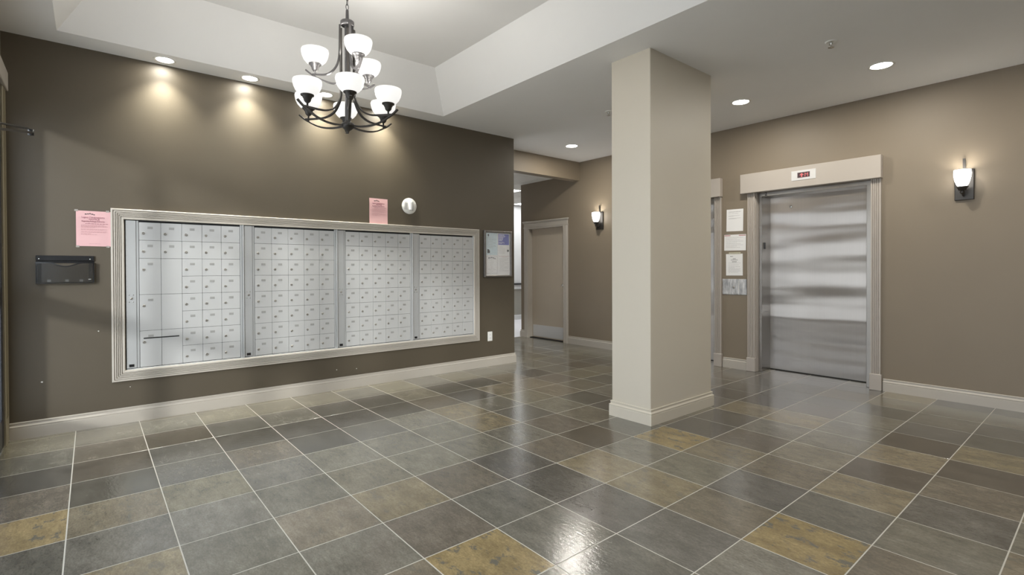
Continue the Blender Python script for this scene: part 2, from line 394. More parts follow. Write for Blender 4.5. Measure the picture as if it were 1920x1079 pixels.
# elevator wall with two lift openings and the door opening
E2 = (-2.918, -1.700, 2.225); OFF = -1.742; E1 = (-2.918+OFF, -1.700+OFF, 2.225); DR = (-7.166, -6.242, 2.045)
m = MB(); y0, y1 = YE, YE+T
xs = [XC, DR[0], DR[1], E1[0], E1[1], E2[0], E2[1], XR+T]
for a, b_ in ((0, 1), (2, 3), (4, 5), (6, 7)): m.box(xs[a], xs[b_], y0, y1, 0, 3.7)
for q in (DR, E1, E2): m.box(q[0], q[1], y0, y1, q[2], 3.7)
struct(m, 'wall_back', 'elevwall', None, 'taupe wall with the elevators, the sconces and a door')
m = MB(); m.box(XC, XC+T, YE+T, 11.0, 0, 3.0); struct(m, 'wall_corridor_side', 'elevwall')
m = MB()
for q in (E1, E2, DR): m.box(q[0]-.25, q[1]+.25, YE+.42, YE+.50, -.1, 2.9); m.box(q[0]-.25, q[1]+.25, YE+T, YE+.50, 2.5, 2.6); m.box(q[0]-.30, q[0]-.22, YE+T, YE+.50, -.1, 2.6); m.box(q[1]+.22, q[1]+.30, YE+T, YE+.50, -.1, 2.6); m.box(q[0]-.25, q[1]+.25, YE+T, YE+.50, -.16, -.06)
struct(m, 'wall_light_block', 'gap')  # unseen boxes added behind the doors to stop light leaking in
m = MB(); m.box(XR, XR+T, YF-T, YE+T, 0, 3.7); struct(m, 'wall_right', 'elevwall')
# glazed entrance wall: doorway by the mailbox wall, then a shopfront window
D2 = (-5.215, -2.62, 2.66); W1 = (-2.45, 1.55, 0.35, 2.66)
m = MB(); a, b_ = YF-T, YF
m.box(XW, D2[0], a, b_, 0, 3.7); m.box(D2[0], D2[1], a, b_, D2[2], 3.7); m.box(D2[1], W1[0], a, b_, 0, 3.7)
m.box(W1[0], W1[1], a, b_, 0, W1[2]); m.box(W1[0], W1[1], a, b_, W1[3], 3.7); m.box(W1[1], XR+T, a, b_, 0, 3.7)
struct(m, 'wall_front', 'elevwall', None, 'taupe wall of the glazed entrance')
# ---- ceilings
TX0, TX1, TY0, TY1, TZ, IN = -5.110, -1.62, -0.182, 3.205, 3.50, 0.288
m = MB()
def ring(z, x0, x1, y0, y1): return [(x0, y0, z), (x1, y0, z), (x1, y1, z), (x0, y1, z)]
# lower ceiling around the tray (underside), slanted tray sides, tray top
for (x0, x1, y0, y1) in ((XW, TX0, YF, YE), (TX1, XR, YF, YE), (TX0, TX1, YF, TY0), (TX0, TX1, TY1, YE), (-5.88, XW, YEND-.6, YE)):
    m.face([(x0, y0, H), (x0, y1, H), (x1, y1, H), (x1, y0, H)])
lo, hi = ring(H, TX0, TX1, TY0, TY1), ring(TZ, TX0+IN, TX1-IN, TY0+IN, TY1-IN)
for k in range(4): m.face([lo[k], lo[(k+1) % 4], hi[(k+1) % 4], hi[k]])
m.face(hi); m.face([(XW-T, YF-T, 3.7), (XR+T, YF-T, 3.7), (XR+T, YE+T, 3.7), (XW-T, YE+T, 3.7)])
m.face([(XW-1, YEND-.6, 3.7), (XW-T, YEND-.6, 3.7), (XW-T, YE+T, 3.7), (XW-1, YE+T, 3.7)])
struct(m, 'ceiling', 'ceiling', None, 'grey white ceiling with a raised tray over the mailboxes')
# beam over the corridor mouth
m = MB(); m.box(-6.02, -5.868, YEND-1.2, YE, 2.782, 3.3); struct(m, 'beam', 'elevwall', None, 'beige beam over the corridor opening')
# ---- column
m = MB(); m.bbox(-2.868, -2.468, 3.522, 4.478, 0, H+.02, .004)
struct(m, 'column', 'column', None, 'square beige column standing in the lobby')
sweep_profile(BASE, [(-2.868, 3.522), (-2.468, 3.522), (-2.468, 4.478), (-2.868, 4.478)], -1, 'baseboard_column', 'column', closed=True)
# ---- baseboards
sweep_profile(BASE, [(XW, YF+.025), (XW, YEND), (XW-T, YEND)], -1, 'baseboard_left', 'trim')
sweep_profile(BASE, [(XR, YE), (-1.594, YE)], 1, 'baseboard_back_right', 'trim')
sweep_profile(BASE, [(-3.022, YE), (-3.336, YE)], 1, 'baseboard_back_middle', 'trim')
sweep_profile(BASE, [(-3.022+OFF, YE), (-6.133, YE)], 1, 'baseboard_back_left', 'trim')
sweep_profile(BASE, [(-7.275, YE), (XC, YE), (XC, YE+.6)], 1, 'baseboard_corridor_corner', 'trim')
# ---- corridor beyond the mailbox wall
m = MB(); m.box(-10.2, -7.36, 3.0, 11.0, -.06, -0.0005); struct(m, 'floor_corridor', 'vinyl', None, 'pale vinyl floor of the corridor beyond the tiles')
m = MB(); m.box(-10.1, -9.9, 3.0, 11.0, .78, 3.3); struct(m, 'wall_corridor_end', 'corrwall', None, 'pale upper wall at the end of the corridor')
m = MB(); m.box(-10.1, -9.905, 3.0, 11.0, 0, .78); struct(m, 'wall_corridor_dado', 'corrlow', None, 'sage dado at the end of the corridor')
sweep_profile([(o_, z_*.95) for o_, z_ in BASE], [(-9.905, 3.0), (-9.905, 11.0)], -1, 'baseboard_corridor_end', 'corrwall')
m = MB(); m.box(-9.9, -9.87, 3.0, 11.0, .785, .895); struct(m, 'trim_1', 'corrwall', None, 'white rail board along the corridor wall')
m = MB(); m.sweep([(-9.85, 3.0, .915), (-9.85, 11.0, .915)], .022, .022, n=8); struct(m, 'trim_2', 'black', None, 'black handrail along the corridor wall')
m = MB(); m.box(-10.1, XW-T, YEND-.4-T, YEND-.4, 0, 3.3); struct(m, 'wall_corridor_near', 'elevwall')
m = MB(); m.box(-10.1, XC, 11.0, 11.1, 0, 3.3); struct(m, 'wall_corridor_far', 'corrwall')
CZ = 2.90
m = MB(); m.box(-10.1, -6.02, 3.0, 11.0, CZ+.012, CZ+.03)
cc = struct(m, 'ceiling_corridor', 'grid', None, 'dropped panel ceiling of the corridor')
pp = None
for i in range(0, 7):
    for j in range(0, 8):
        x1 = -6.03-i*.61; x0 = x1-.60; yy0 = 4.12+j*.61-.33; yy1 = yy0+.60
        if i >= 3 and j in (4, 7): continue
        if x0 < -10.1: continue
        if pp is None:
            mb = MB(); mb.box(x0, x1, yy0, yy1, CZ, CZ+.014); pp = mb.obj('ceiling_panel', 'acoustic', cc, ((x0+x1)/2, (yy0+yy1)/2, CZ)); continue
        if x1 < XC+.62 or yy1 < YE+.02 or x1 > XC:
            o = copy(pp, cc, ((x0+x1)/2, (yy0+yy1)/2, CZ))
for i, j in [(i, j) for i in range(3, 7) for j in (4, 7)]:  # the farther row is added to brighten the corridor's end wall
    x1 = -6.03-i*.61; ya = 4.12+j*.61-.33; yb = ya+.60
    if x1-.6 < -10.1: continue
    t = thing('ceiling_light_panel', (x1-.3, ya+.3, CZ), 'bright light panel in the dropped corridor ceiling', 'ceiling light', 'corridor light panels')
    mb = MB(); mb.box(x1-.6, x1, ya, yb, CZ+.004, CZ+.012); mb.obj('diffuser', 'panel', t)
    mb = MB()
    for (a, b_, c, d) in ((x1-.6, x1, ya, ya+.02), (x1-.6, x1, yb-.02, yb), (x1-.6, x1-.58, ya+.02, yb-.02), (x1-.02, x1, ya+.02, yb-.02)): mb.box(a, b_, c, d, CZ-.002, CZ+.004)
    mb.obj('frame', 'white', t)
# ---- outside ground
m = MB(); m.box(-14, 12, -16, YF-T, -.2, -.02); struct(m, 'ground_outside', 'pave')

# ================================================================ entrance (glazed double door and window)
d2 = thing('door_2', (-4.3, YF, 0), 'dark framed glazed entrance door beside the mailbox wall', None); d2['kind'] = 'structure'
for k, (a, b_) in enumerate(((D2[0], -4.26), (-4.255, -3.30), (-3.295, D2[1]))):  # third bay is an unseen sidelight, added so sun reaches more mailboxes
    mb = MB()
    for (x0, x1, z0, z1) in ((a, a+(.10 if k == 0 else .07), 0.01, D2[2]-.06), (b_-.07, b_, 0.01, D2[2]-.06), (a+.07, b_-.07, 0.01, .22), (a+.07, b_-.07, 1.03, 1.17), (a+.07, b_-.07, D2[2]-.17, D2[2]-.06)):
        mb.bbox(x0, x1, YF-.035, YF+.012, z0, z1, .003)
    lf = mb.obj('door_leaf', 'darkframe', d2)
    for z0, z1 in ((.22, 1.03), (1.17, D2[2]-.17)):
        mb = MB(); mb.box(a+(.10 if k == 0 else .07), b_-.07, YF-.015, YF-.009, z0, z1); mb.obj('pane', 'glass', lf)
mb = MB(); mb.box(D2[0], D2[1], YF-.12, YF-.03, D2[2]-.06, D2[2]); mb.obj('frame_head', 'darkframe', d2)
# beige casing on the lobby side
for a, b_ in ((XW+.001, D2[0]+.012), (D2[1]-.01, D2[1]+.10)):
    mb = MB(); mb.bbox(a, b_, YF, YF+.024, 0, D2[2]-.02, .003)
    for q in range(3):
        c = a+(b_-a)*(.25+.25*q); mb.box(c-.008, c+.008, YF+.024, YF+.027, .2, D2[2]-.02)
    mb.obj('casing', 'olive', d2)
mb = MB(); mb.bbox(XW+.012, D2[1]+.15, YF, YF+.040, D2[2]-.02, D2[2]+.12, .004); mb.obj('header', 'trim', d2)
# closer arm
el = Vector((-4.668, -.30, 2.213))
A = Vector((-3.406, -.43, 1.962)); B = Vector((-3.406, -.43, 2.000))
mb = MB(); mb.sweep([A, el], .010, .007); mb.sweep([B, el+Vector((.06, -.01, .012))], .006, .006, n=8)
mb.lathe([(0, -.02), (.016, -.02), (.016, .02), (0, .02)], el, 12); mb.box(-3.55, -3.30, YF, YF+.09, 1.93, 2.03)
mb.obj('closer_arm', 'black', d2)
w1 = thing('window_1', (-.4, YF, 1.5), 'dark framed shopfront window of the lobby', None); w1['kind'] = 'structure'
nb = 4
for k in range(nb+1):
    x = W1[0]+(W1[1]-W1[0])*k/nb; mb = MB(); mb.bbox(x-.03, x+.03, YF-.11, YF-.04, W1[2], W1[3], .003); mb.obj('mullion', 'darkframe', w1)
for z0, z1 in ((W1[2], W1[2]+.06), (1.03, 1.11), (W1[3]-.06, W1[3])):
    mb = MB(); mb.bbox(W1[0], W1[1], YF-.11, YF-.04, z0, z1, .003); mb.obj('rail', 'darkframe', w1)
for k in range(nb):
    x = W1[0]+(W1[1]-W1[0])*k/nb
    for z0, z1 in ((W1[2]+.06, 1.03), (1.11, W1[3]-.06)):
        mb = MB(); mb.box(x+.03, x+(W1[1]-W1[0])/nb-.03, YF-.08, YF-.074, z0, z1); mb.obj('pane', 'glass', w1)

# ================================================================ the mailbox banks
fr = thing('moulding_surround', (XW, 2.01, .357), 'fluted pale beige moulding frame around the four mailbox banks', 'frame')
FO = (.130, 3.898, .357, 1.806); FW = .088
prof = [(0, 0), (0, .026), (.004, .029)]
for gpos in (.0165, .031, .043, .0545, .067): prof += [(gpos-.0034, .029), (gpos-.0014, .018), (gpos+.0014, .018), (gpos+.0034, .029)]
prof += [(.084, .029), (FW, .025), (FW, 0)]
cor = [(FO[0], FO[2]), (FO[1], FO[2]), (FO[1], FO[3]), (FO[0], FO[3])]; dirs = [(1, 1), (-1, 1), (-1, -1), (1, -1)]
for k, nm in enumerate(('frame_rail', 'frame_stile', 'frame_rail', 'frame_stile')):
    rg = []
    for q in (k, (k+1) % 4): rg.append([(XW+d, cor[q][0]+dirs[q][0]*w_, cor[q][1]+dirs[q][1]*w_) for w_, d in prof])
    MB().loft(rg, True, True, False).obj(nm, 'frame', fr)
DW, DH, NZ, ZT = .155, .1556, 8, 1.702
labels = ['leftmost mailbox bank with six tall parcel doors and a black mail slot', 'second mailbox bank from the left, forty small doors all with number plates',
          'third mailbox bank from the left, forty small doors below the round alarm strobe', 'rightmost mailbox bank, next to the framed bulletin case']
def slab(y0, y1, z0, z1, d, base):
    return MB().bbox(XW+base, XW+base+d, y0, y1, z0, z1, .0016)
locked = {}
for u in range(4):
    b0 = .226+.902*u
    t = thing('mailbox_bank', (XW, b0+.45, .443), labels[u], 'mailboxes', 'mailbox banks')
    MB().box(XW+.001, XW+.004, b0, min(b0+.902, 3.806), .445, 1.726).obj('shade_sheet', 'gap', t)  # flat black sheet; the shadow gap round the doors is its colour
    st = slab(b0+.003, b0+.072, .458, 1.712, .012, .004).obj('lock_strip', 'alu', t)
    mb = MB(); mb.lathe([(0, .0), (.009, .0), (.009, .006), (.006, .008), (0, .008)], (XW+.016, b0+.036, .98+.07), 14, 'x'); mb.obj('master_lock', 'lockface', st)
    for dy in (-.014, .014):
        for dz in (-.03, .03): mb = MB(); mb.lathe([(0, 0), (.0045, 0), (.0035, .003), (0, .003)], (XW+.016, b0+.036+dy, 1.05+dz), 8, 'x'); mb.obj('screw', 'chrome', st)
    mb = MB(); mb.bbox(XW+.016, XW+.019, b0+.018, b0+.053, .468, .492, .001); pl = mb.obj('maker_plate', 'black', st)
    mb = MB()
    for q in range(28): mb.lathe([(.0018, 0), (.0015, .002), (0, .002)], (XW+.016, b0+.008, .50+q*.0435), 6, 'x')
    mb.obj('rivet', 'lockface', st)
    slab(b0+.074, b0+.091, .458, 1.712, .008, .004).obj('strip_return', 'alu', t)
    slab(b0+.870, b0+.886, .450, 1.722, .010, .004).obj('edge_channel', 'alu', t)
    if u < 3: slab(b0+.889, b0+.901, .446, 1.728, .022, .004).obj('divider', 'alu', t)
    else: slab(b0+.889, min(b0+.905, 3.806), .446, 1.728, .014, .004).obj('edge_channel', 'alu', t)
    slab(b0+.002, min(b0+.9, 3.805), .445, .453, .012, .004).obj('bottom_channel', 'alu', t)
    for c in range(5):
        r = 0
        while r < NZ:
            tall = (u == 0 and c < 2 and r >= 2); h = 2 if tall else 1
            kind = 'blank' if (tall and c == 1) else ('tall' if tall else 'small')
            ya = b0+.093+c*DW; za = ZT-(r+h)*DH
            cen = Vector((XW+.004, ya+DW/2, za+h*DH/2))
            if kind not in locked:
                mb = slab(ya+.0011, ya+DW-.0011, za+.0011, za+h*DH-.0011, .0075, .004)
                d = mb.obj('mailbox_door', 'boxdoor', t, cen)
                if kind != 'blank':
                    top = za+h*DH
                    mb = MB(); mb.lathe([(.0115, 0), (.0115, .003), (.0095, .0075), (.005, .0080), (.0045, .0050), (0, .0050)], (XW+.0115, ya+DW*.19, top-DH*.62), 12, 'x'); mb.box(XW+.018, XW+.0184, ya+DW*.19-.0006, ya+DW*.19+.0006, top-DH*.62-.004, top-DH*.62+.004)
                    lk = mb.obj('lock', 'lockface', d)
                    mb = MB(); yc, zc = ya+DW*.505, top-DH*.30
                    mb.bbox(XW+.0113, XW+.0125, yc-.019, yc+.019, zc-.0105, zc+.0105, .0005); mb.box(XW+.0122, XW+.0131, yc-.0135, yc-.005, zc-.005, zc+.005); mb.box(XW+.0122, XW+.0131, yc-.003, yc+.004, zc-.005, zc+.005); mb.box(XW+.0122, XW+.0131, yc+.006, yc+.013, zc-.005, zc+.005)
                    npl = mb.obj('number_plate', 'plate', d)
                else: lk = npl = None
                locked[kind] = (d, lk, npl)
            else:
                d0, lk, npl = locked[kind]
                d = copy(d0, t, cen-WLOC[t.name])
                if lk: copy(lk, d)
                if npl and not (u == 3 and c == 4 and r == 7): copy(npl, d)
            r += h
    if u == 0:
        z = ZT-6*DH-.064; mb = MB(); mb.bbox(XW+.0105, XW+.0135, b0+.093+.026, b0+.093+DW*2-.026, z-.005, z+.005, .001); o = mb.obj('mail_slot', 'gap', t); o['label'] = 'black mail slot across two doors'

# ================================================================ things on the mailbox wall
def lines(mb, x, y0, y1, z, h, seed, fill=1.0):
    """a line of print too small to read: short dashes with gaps; on a +x wall"""
    r = random.Random(seed); y = y0; e = y0+(y1-y0)*fill
    while y < e-.004:
        l = min(r.uniform(.006, .022), e-y); mb.box(x, x+.0002, y, y+l, z-h/2, z+h/2); y += l+.004
def pink(name_y0, y1, z0, z1, label, base, seed, tapes):
    y0 = name_y0
    t = thing('pink_notice', (XW, (y0+y1)/2, z0), label, 'notice', 'pink notices on the mailbox wall')
    mb = MB(); n = 6; x = XW+base
    rings = []
    for k in range(n+1):
        z = z0+(z1-z0)*k/n; o_ = .0012*math.sin(k*1.3+seed)
        rings.append([(x+o_+.0006, y0, z), (x+o_+.0006, y1, z), (x+o_, y1, z), (x+o_, y0, z)])
    mb.loft(rings, True, True, False); mb.obj('sheet', 'pink', t)
    W_ = y1-y0; yc = (y0+y1)/2; xx = x+.0024; s_ = W_/.218
    text_obj('heading', 'Legacy Condominiums', .0185*s_, 'inkpink', t, (xx, yc-.002, z1-.052*s_), ROT_X, bold=.0003, sx=.86)
    text_obj('heading', 'NOTICE', .0185*s_, 'inkpink', t, (xx, yc+.004, z1-.068*s_), ROT_X, bold=.0004)
    text_obj('heading', 'Regarding Package Deliveries', .0155*s_, 'inkpink', t, (xx, yc-.002, z1-.084*s_), ROT_X, bold=.0002, sx=.80)
    mb = MB()
    for q, (dy, w_, dz) in enumerate(((-.055, .012, .026), (-.04, .010, .024), (-.028, .012, .021), (-.014, .012, .025), (0, .008, .029))): mb.box(xx-.0005, xx, yc+dy, yc+dy+w_, z1-dz*s_-.004, z1-dz*s_+.003)
    mb.obj('letterhead_mark', 'ink', t)
    mb = MB(); lines(mb, xx, y0+.058, y1-.018, z1-.103*s_, .0035, seed); mb.obj('subheading_line', 'inkpink', t)
    mb = MB()
    for q, (dz, fl) in enumerate(((.115, .9), (.121, 1), (.127, 1), (.133, .55), (.147, 1), (.153, .85), (.167, 1), (.173, .95), (.185, .4), (.191, .6), (.24, 0))):
        if fl: lines(mb, xx, y0+.03, y1-.022, z1-dz*s_, .0026, seed+q*3, fl)
    lines(mb, xx, yc-.03, yc+.04, z0+.02, .0026, seed+77)
    mb.obj('body_print', 'inkpale', t)
    for (ya, za) in tapes:
        mb = MB(); mb.box(x+.003, x+.0035, ya-.011, ya+.011, za-.008, za+.008); mb.obj('tape', 'tape', t)
pink(-.088, .131, 1.487, 1.774, 'pink notice taped to the wall above the black paper holder', .003, 1, [(-.086, 1.775), (.112, 1.776), (-.079, 1.484), (.112, 1.484)])
pink(2.399, 2.619, 1.806, 2.091, 'pink notice standing on top of the mailbox frame', .003, 2, [])
# wall pocket
ph = thing('paper_holder', (XW, -.152, 1.19), 'black smoky plastic paper holder on the wall left of the mailboxes', 'paper holder')
hy0, hy1, hz0, hz1 = -.327, .022, 1.19, 1.408
MB().bbox(XW, XW+.005, hy0, hy1, hz1-.060, hz1, .002).obj('back_plate', 'black', ph)
mb = MB(); mb.bbox(XW+.005, XW+.018, hy0, hy1, hz1-.042, hz1, .003); mb.obj('top_band', 'black', ph)
def front_x(y): return XW+.042+.012*math.sin(PI*(y-hy0)/(hy1-hy0))
def lip_z(y):
    f = (y-hy0)/(hy1-hy0); c = abs(f-.5); return hz1-.058-.030*max(0, math.cos(min(1, c/.30)*PI)*.5+.5)
ys = [hy0+(hy1-hy0)*k/28 for k in range(29)]
mb = MB()
mb.loft([[(front_x(y)-.004, y, lip_z(y)), (front_x(y), y, lip_z(y)), (front_x(y)-.004, y, hz0), (front_x(y)-.008, y, hz0)] for y in ys], True, True, False)
mb.obj('front_panel', 'smoke', ph)
mb = MB(); mb.sweep([(front_x(y), y, lip_z(y)) for y in ys], .005, .0045); mb.obj('front_lip', 'black', ph)
for ya in (hy0, hy1-.010):
    mb = MB(); mb.bbox(XW+.005, front_x(hy0)-.002, ya, ya+.010, hz0+.004, hz1-.055, .002); mb.obj('side_panel', 'black', ph)
mb = MB(); mb.loft([[(XW+.004, y, hz0+.008), (front_x(y)-.004, y, hz0), (front_x(y)-.004, y, hz0-.005), (XW+.004, y, hz0+.002)] for y in ys], True, True, False); mb.obj('bottom_panel', 'smoke', ph)
for f in (.22, .52, .77): mb = MB(); mb.box(XW+.030, XW+.0325, hy0+.349*f-.011, hy0+.349*f+.011, hz0+.010, hz0+.028); mb.obj('clip', 'plate', ph)
for f in (.055, .93): mb = MB(); mb.lathe([(0, 0), (.006, 0), (.004, .003), (0, .003)], (XW+.018, hy0+.349*f, hz1-.028), 10, 'x'); mb.obj('screw', 'chrome', ph)
for ya in (hy0+.016, hy1-.034): mb = MB(); mb.bbox(front_x(ya)-.003, front_x(ya)+.0015, ya, ya+.018, hz0+.010, hz1-.064, .001); mb.obj('side_rib', 'smoke', ph)
mb = MB(); mb.box(front_x(hy1-.03)-.001, front_x(hy1-.03)+.001, hy1-.036, hy1-.020, hz0+.026, hz0+.031); mb.obj('sticker', 'white', ph)
# alarm strobe
al = thing('alarm_strobe', (XW, 2.893, 2.036), 'round white fire alarm strobe above the mailbox frame', 'alarm')
mb = MB(); mb.lathe([(0, 0), (.094, 0), (.094, .012), (.088, .020), (0, .026)], (XW, 2.893, 2.036), 40, 'x'); mb.obj('housing', 'white', al)
mb = MB(); mb.bbox(XW+.022, XW+.060, 2.878, 2.910, 1.985, 2.085, .006); mb.obj('strobe_lens', 'lens', al)
mb = MB(); mb.bbox(XW+.022, XW+.030, 2.912, 2.935, 1.983, 2.088, .002)
for q in range(4): mb.box(XW+.030, XW+.034, 2.914, 2.932, 1.995+q*.022, 2.005+q*.022)
mb.obj('lens_guard', 'alu', al)
mb = MB()
for q in range(7): mb.box(XW+.0235, XW+.0250, 2.822, 2.862, 1.995+q*.013, 2.000+q*.013)
mb.obj('sounder_slot', 'inkgrey', al)
# outlet
ot = thing('power_outlet', (XW, 4.082, .395), 'white power outlet low on the brown wall, right of the mailboxes', 'outlet')
MB().bbox(XW, XW+.006, 4.044, 4.120, .333, .457, .002).obj('cover_plate', 'white', ot)
mb = MB(); mb.bbox(XW+.006, XW+.009, 4.064, 4.100, .350, .440, .002); mb.obj('socket_face', 'paper', ot)
mb = MB()
for z in (.372, .416):
    for dy in (-.008, .007): mb.box(XW+.009, XW+.0095, 4.082+dy-.0012, 4.082+dy+.0012, z-.006, z+.006)
mb.obj('slot', 'gap', ot)
# bulletin case
bc = thing('bulletin_case', (XW, 4.212, 1.184), 'shallow metal framed bulletin case at the end of the brown wall', 'bulletin board')
c0, c1, e0, e1 = 3.979, 4.447, 1.184, 1.801; fw = .026
MB().box(XW, XW+.010, c0+.004, c1-.004, e0+.004, e1-.004).obj('backing', 'paper', bc)
pf = [(0, 0), (0, .030), (.004, .034), (.020, .034), (fw, .028), (fw, 0)]
cor = [(c0, e0), (c1, e0), (c1, e1), (c0, e1)]
for k, nm in enumerate(('frame_rail', 'frame_stile', 'frame_rail', 'frame_stile')):
    rg = [[(XW+d, cor[q][0]+dirs[q][0]*w_, cor[q][1]+dirs[q][1]*w_) for w_, d in pf] for q in (k, (k+1) % 4)]
    MB().loft(rg, True, True, False).obj(nm, 'darkalu', bc)
for q, (ya, za) in enumerate(((c0+.13, e0+.011), (c1-.13, e0+.011), (c0+.13, e1-.011), (c1-.13, e1-.011), (c0+.011, e0+.16), (c1-.011, e0+.16), (c0+.011, e1-.14), (c1-.011, e1-.14))):
    mb = MB(); mb.lathe([(0, 0), (.006, 0), (.004, .004), (0, .004)], (XW+.033, ya, za), 10, 'x'); mb.obj('screw', 'chrome', bc)
MB().box(XW+.022, XW+.024, c0+fw, c1-fw, e0+fw, e1-fw).obj('cover_sheet', 'clear', bc)
def sheet(name, y0, y1, z0, z1, mat, label, x=.012, cat='paper'):
    t = thing(name, (XW, (y0+y1)/2, z0), label, cat, 'papers in the bulletin case')
    MB().box(XW+x, XW+x+.0008, y0, y1, z0, z1).obj('sheet', mat, t); return t
X2 = XW+.0131
t = sheet('flyer', 4.006, 4.205, 1.478, 1.772, 'bluepaper', 'pale blue flyer at the upper left of the bulletin case')
mb = MB(); mb.lathe([(0, 0), (.013, 0), (.013, .0003), (0, .0003)], (X2, 4.054, 1.742), 14, 'x'); mb.box(X2, X2+.0003, 4.052, 4.056, 1.715, 1.735); mb.obj('tree_mark', 'ink', t)
mb = MB()
for q in range(10): lines(mb, X2, 4.030, 4.19, 1.705-q*.014, .003, q+40, .95 if q % 3 else .6)
mb.obj('body_print', 'inkgrey', t)
mb = MB(); mb.face([(X2+.0002, 4.036, 1.503), (X2+.0002, 4.078, 1.503), (X2+.0002, 4.078, 1.535), (X2+.0002, 4.060, 1.553), (X2+.0002, 4.036, 1.556)]); mb.obj('building_photo', 'ink', t)
t = sheet('flyer', 4.214, 4.419, 1.475, 1.778, 'paper', 'white flyer with a violet block at the upper right of the bulletin case')
mb = MB(); mb.box(X2, X2+.0003, 4.222, 4.406, 1.617, 1.764); mb.obj('violet_block', 'purple', t)
mb = MB()
for q, w_ in enumerate((.095, .105, .075, .075, .055)): lines(mb, X2+.0004, 4.232, 4.232+w_, 1.750-q*.019, .009, q+5)
for q, w_ in enumerate((.08, .10, .05)): lines(mb, X2+.0004, 4.232, 4.232+w_, 1.652-q*.009, .004, q+15)
mb.obj('white_print', 'paper', t)
mb = MB(); mb.lathe([(0, 0), (.016, 0), (.016, .0003), (0, .0003)], (X2, 4.388, 1.540), 16, 'x'); mb.obj('round_mark', 'ink', t)
mb = MB()
for q in range(8): lines(mb, X2, 4.235, 4.35, 1.600-q*.014, .0028, q+60, .5 if q < 2 else .9)
mb.obj('body_print', 'inkgrey', t)
t = sheet('notice_sheet', 4.010, 4.206, 1.232, 1.468, 'paper', 'white contact sheet at the lower left of the bulletin case')
mb = MB()
for q, (dy, w_, dz) in enumerate(((.04, .02, .03), (.065, .016, .028), (.088, .022, .024), (.118, .02, .029), (.145, .014, .035))): mb.box(X2, X2+.0003, 4.010+dy, 4.010+dy+w_, 1.468-dz-.007, 1.468-dz+.006)
mb.obj('letterhead_mark', 'ink', t)
mb = MB()
for q, w_ in enumerate((.14, .06, .07, .05, .06, .04, .12, .05)): lines(mb, X2, 4.108-w_/2, 4.108+w_/2, 1.42-q*.022, .003, q+80)
mb.obj('body_print', 'inkgrey', t)
mb = MB()
for (a, b_, c, d) in ((4.016, 4.200, 1.236, 1.238), (4.016, 4.200, 1.462, 1.464), (4.016, 4.018, 1.238, 1.462), (4.198, 4.200, 1.238, 1.462)): mb.box(X2, X2+.0003, a, b_, c, d)
mb.obj('printed_border', 'inkgrey', t)
t = sheet('notice_sheet', 4.214, 4.420, 1.212, 1.474, 'paper', 'white typed sheet at the lower right of the bulletin case')
mb = MB(); lines(mb, X2, 4.23, 4.40, 1.465, .003, 3); lines(mb, X2, 4.28, 4.37, 1.452, .003, 4); mb.obj('heading_line', 'red', t)
mb = MB()
for q in range(14): lines(mb, X2, 4.24, 4.40, 1.436-q*.0135, .0025, q+100, (1, .9, .95, .5)[q % 4])
mb.obj('body_print', 'inkgrey', t)

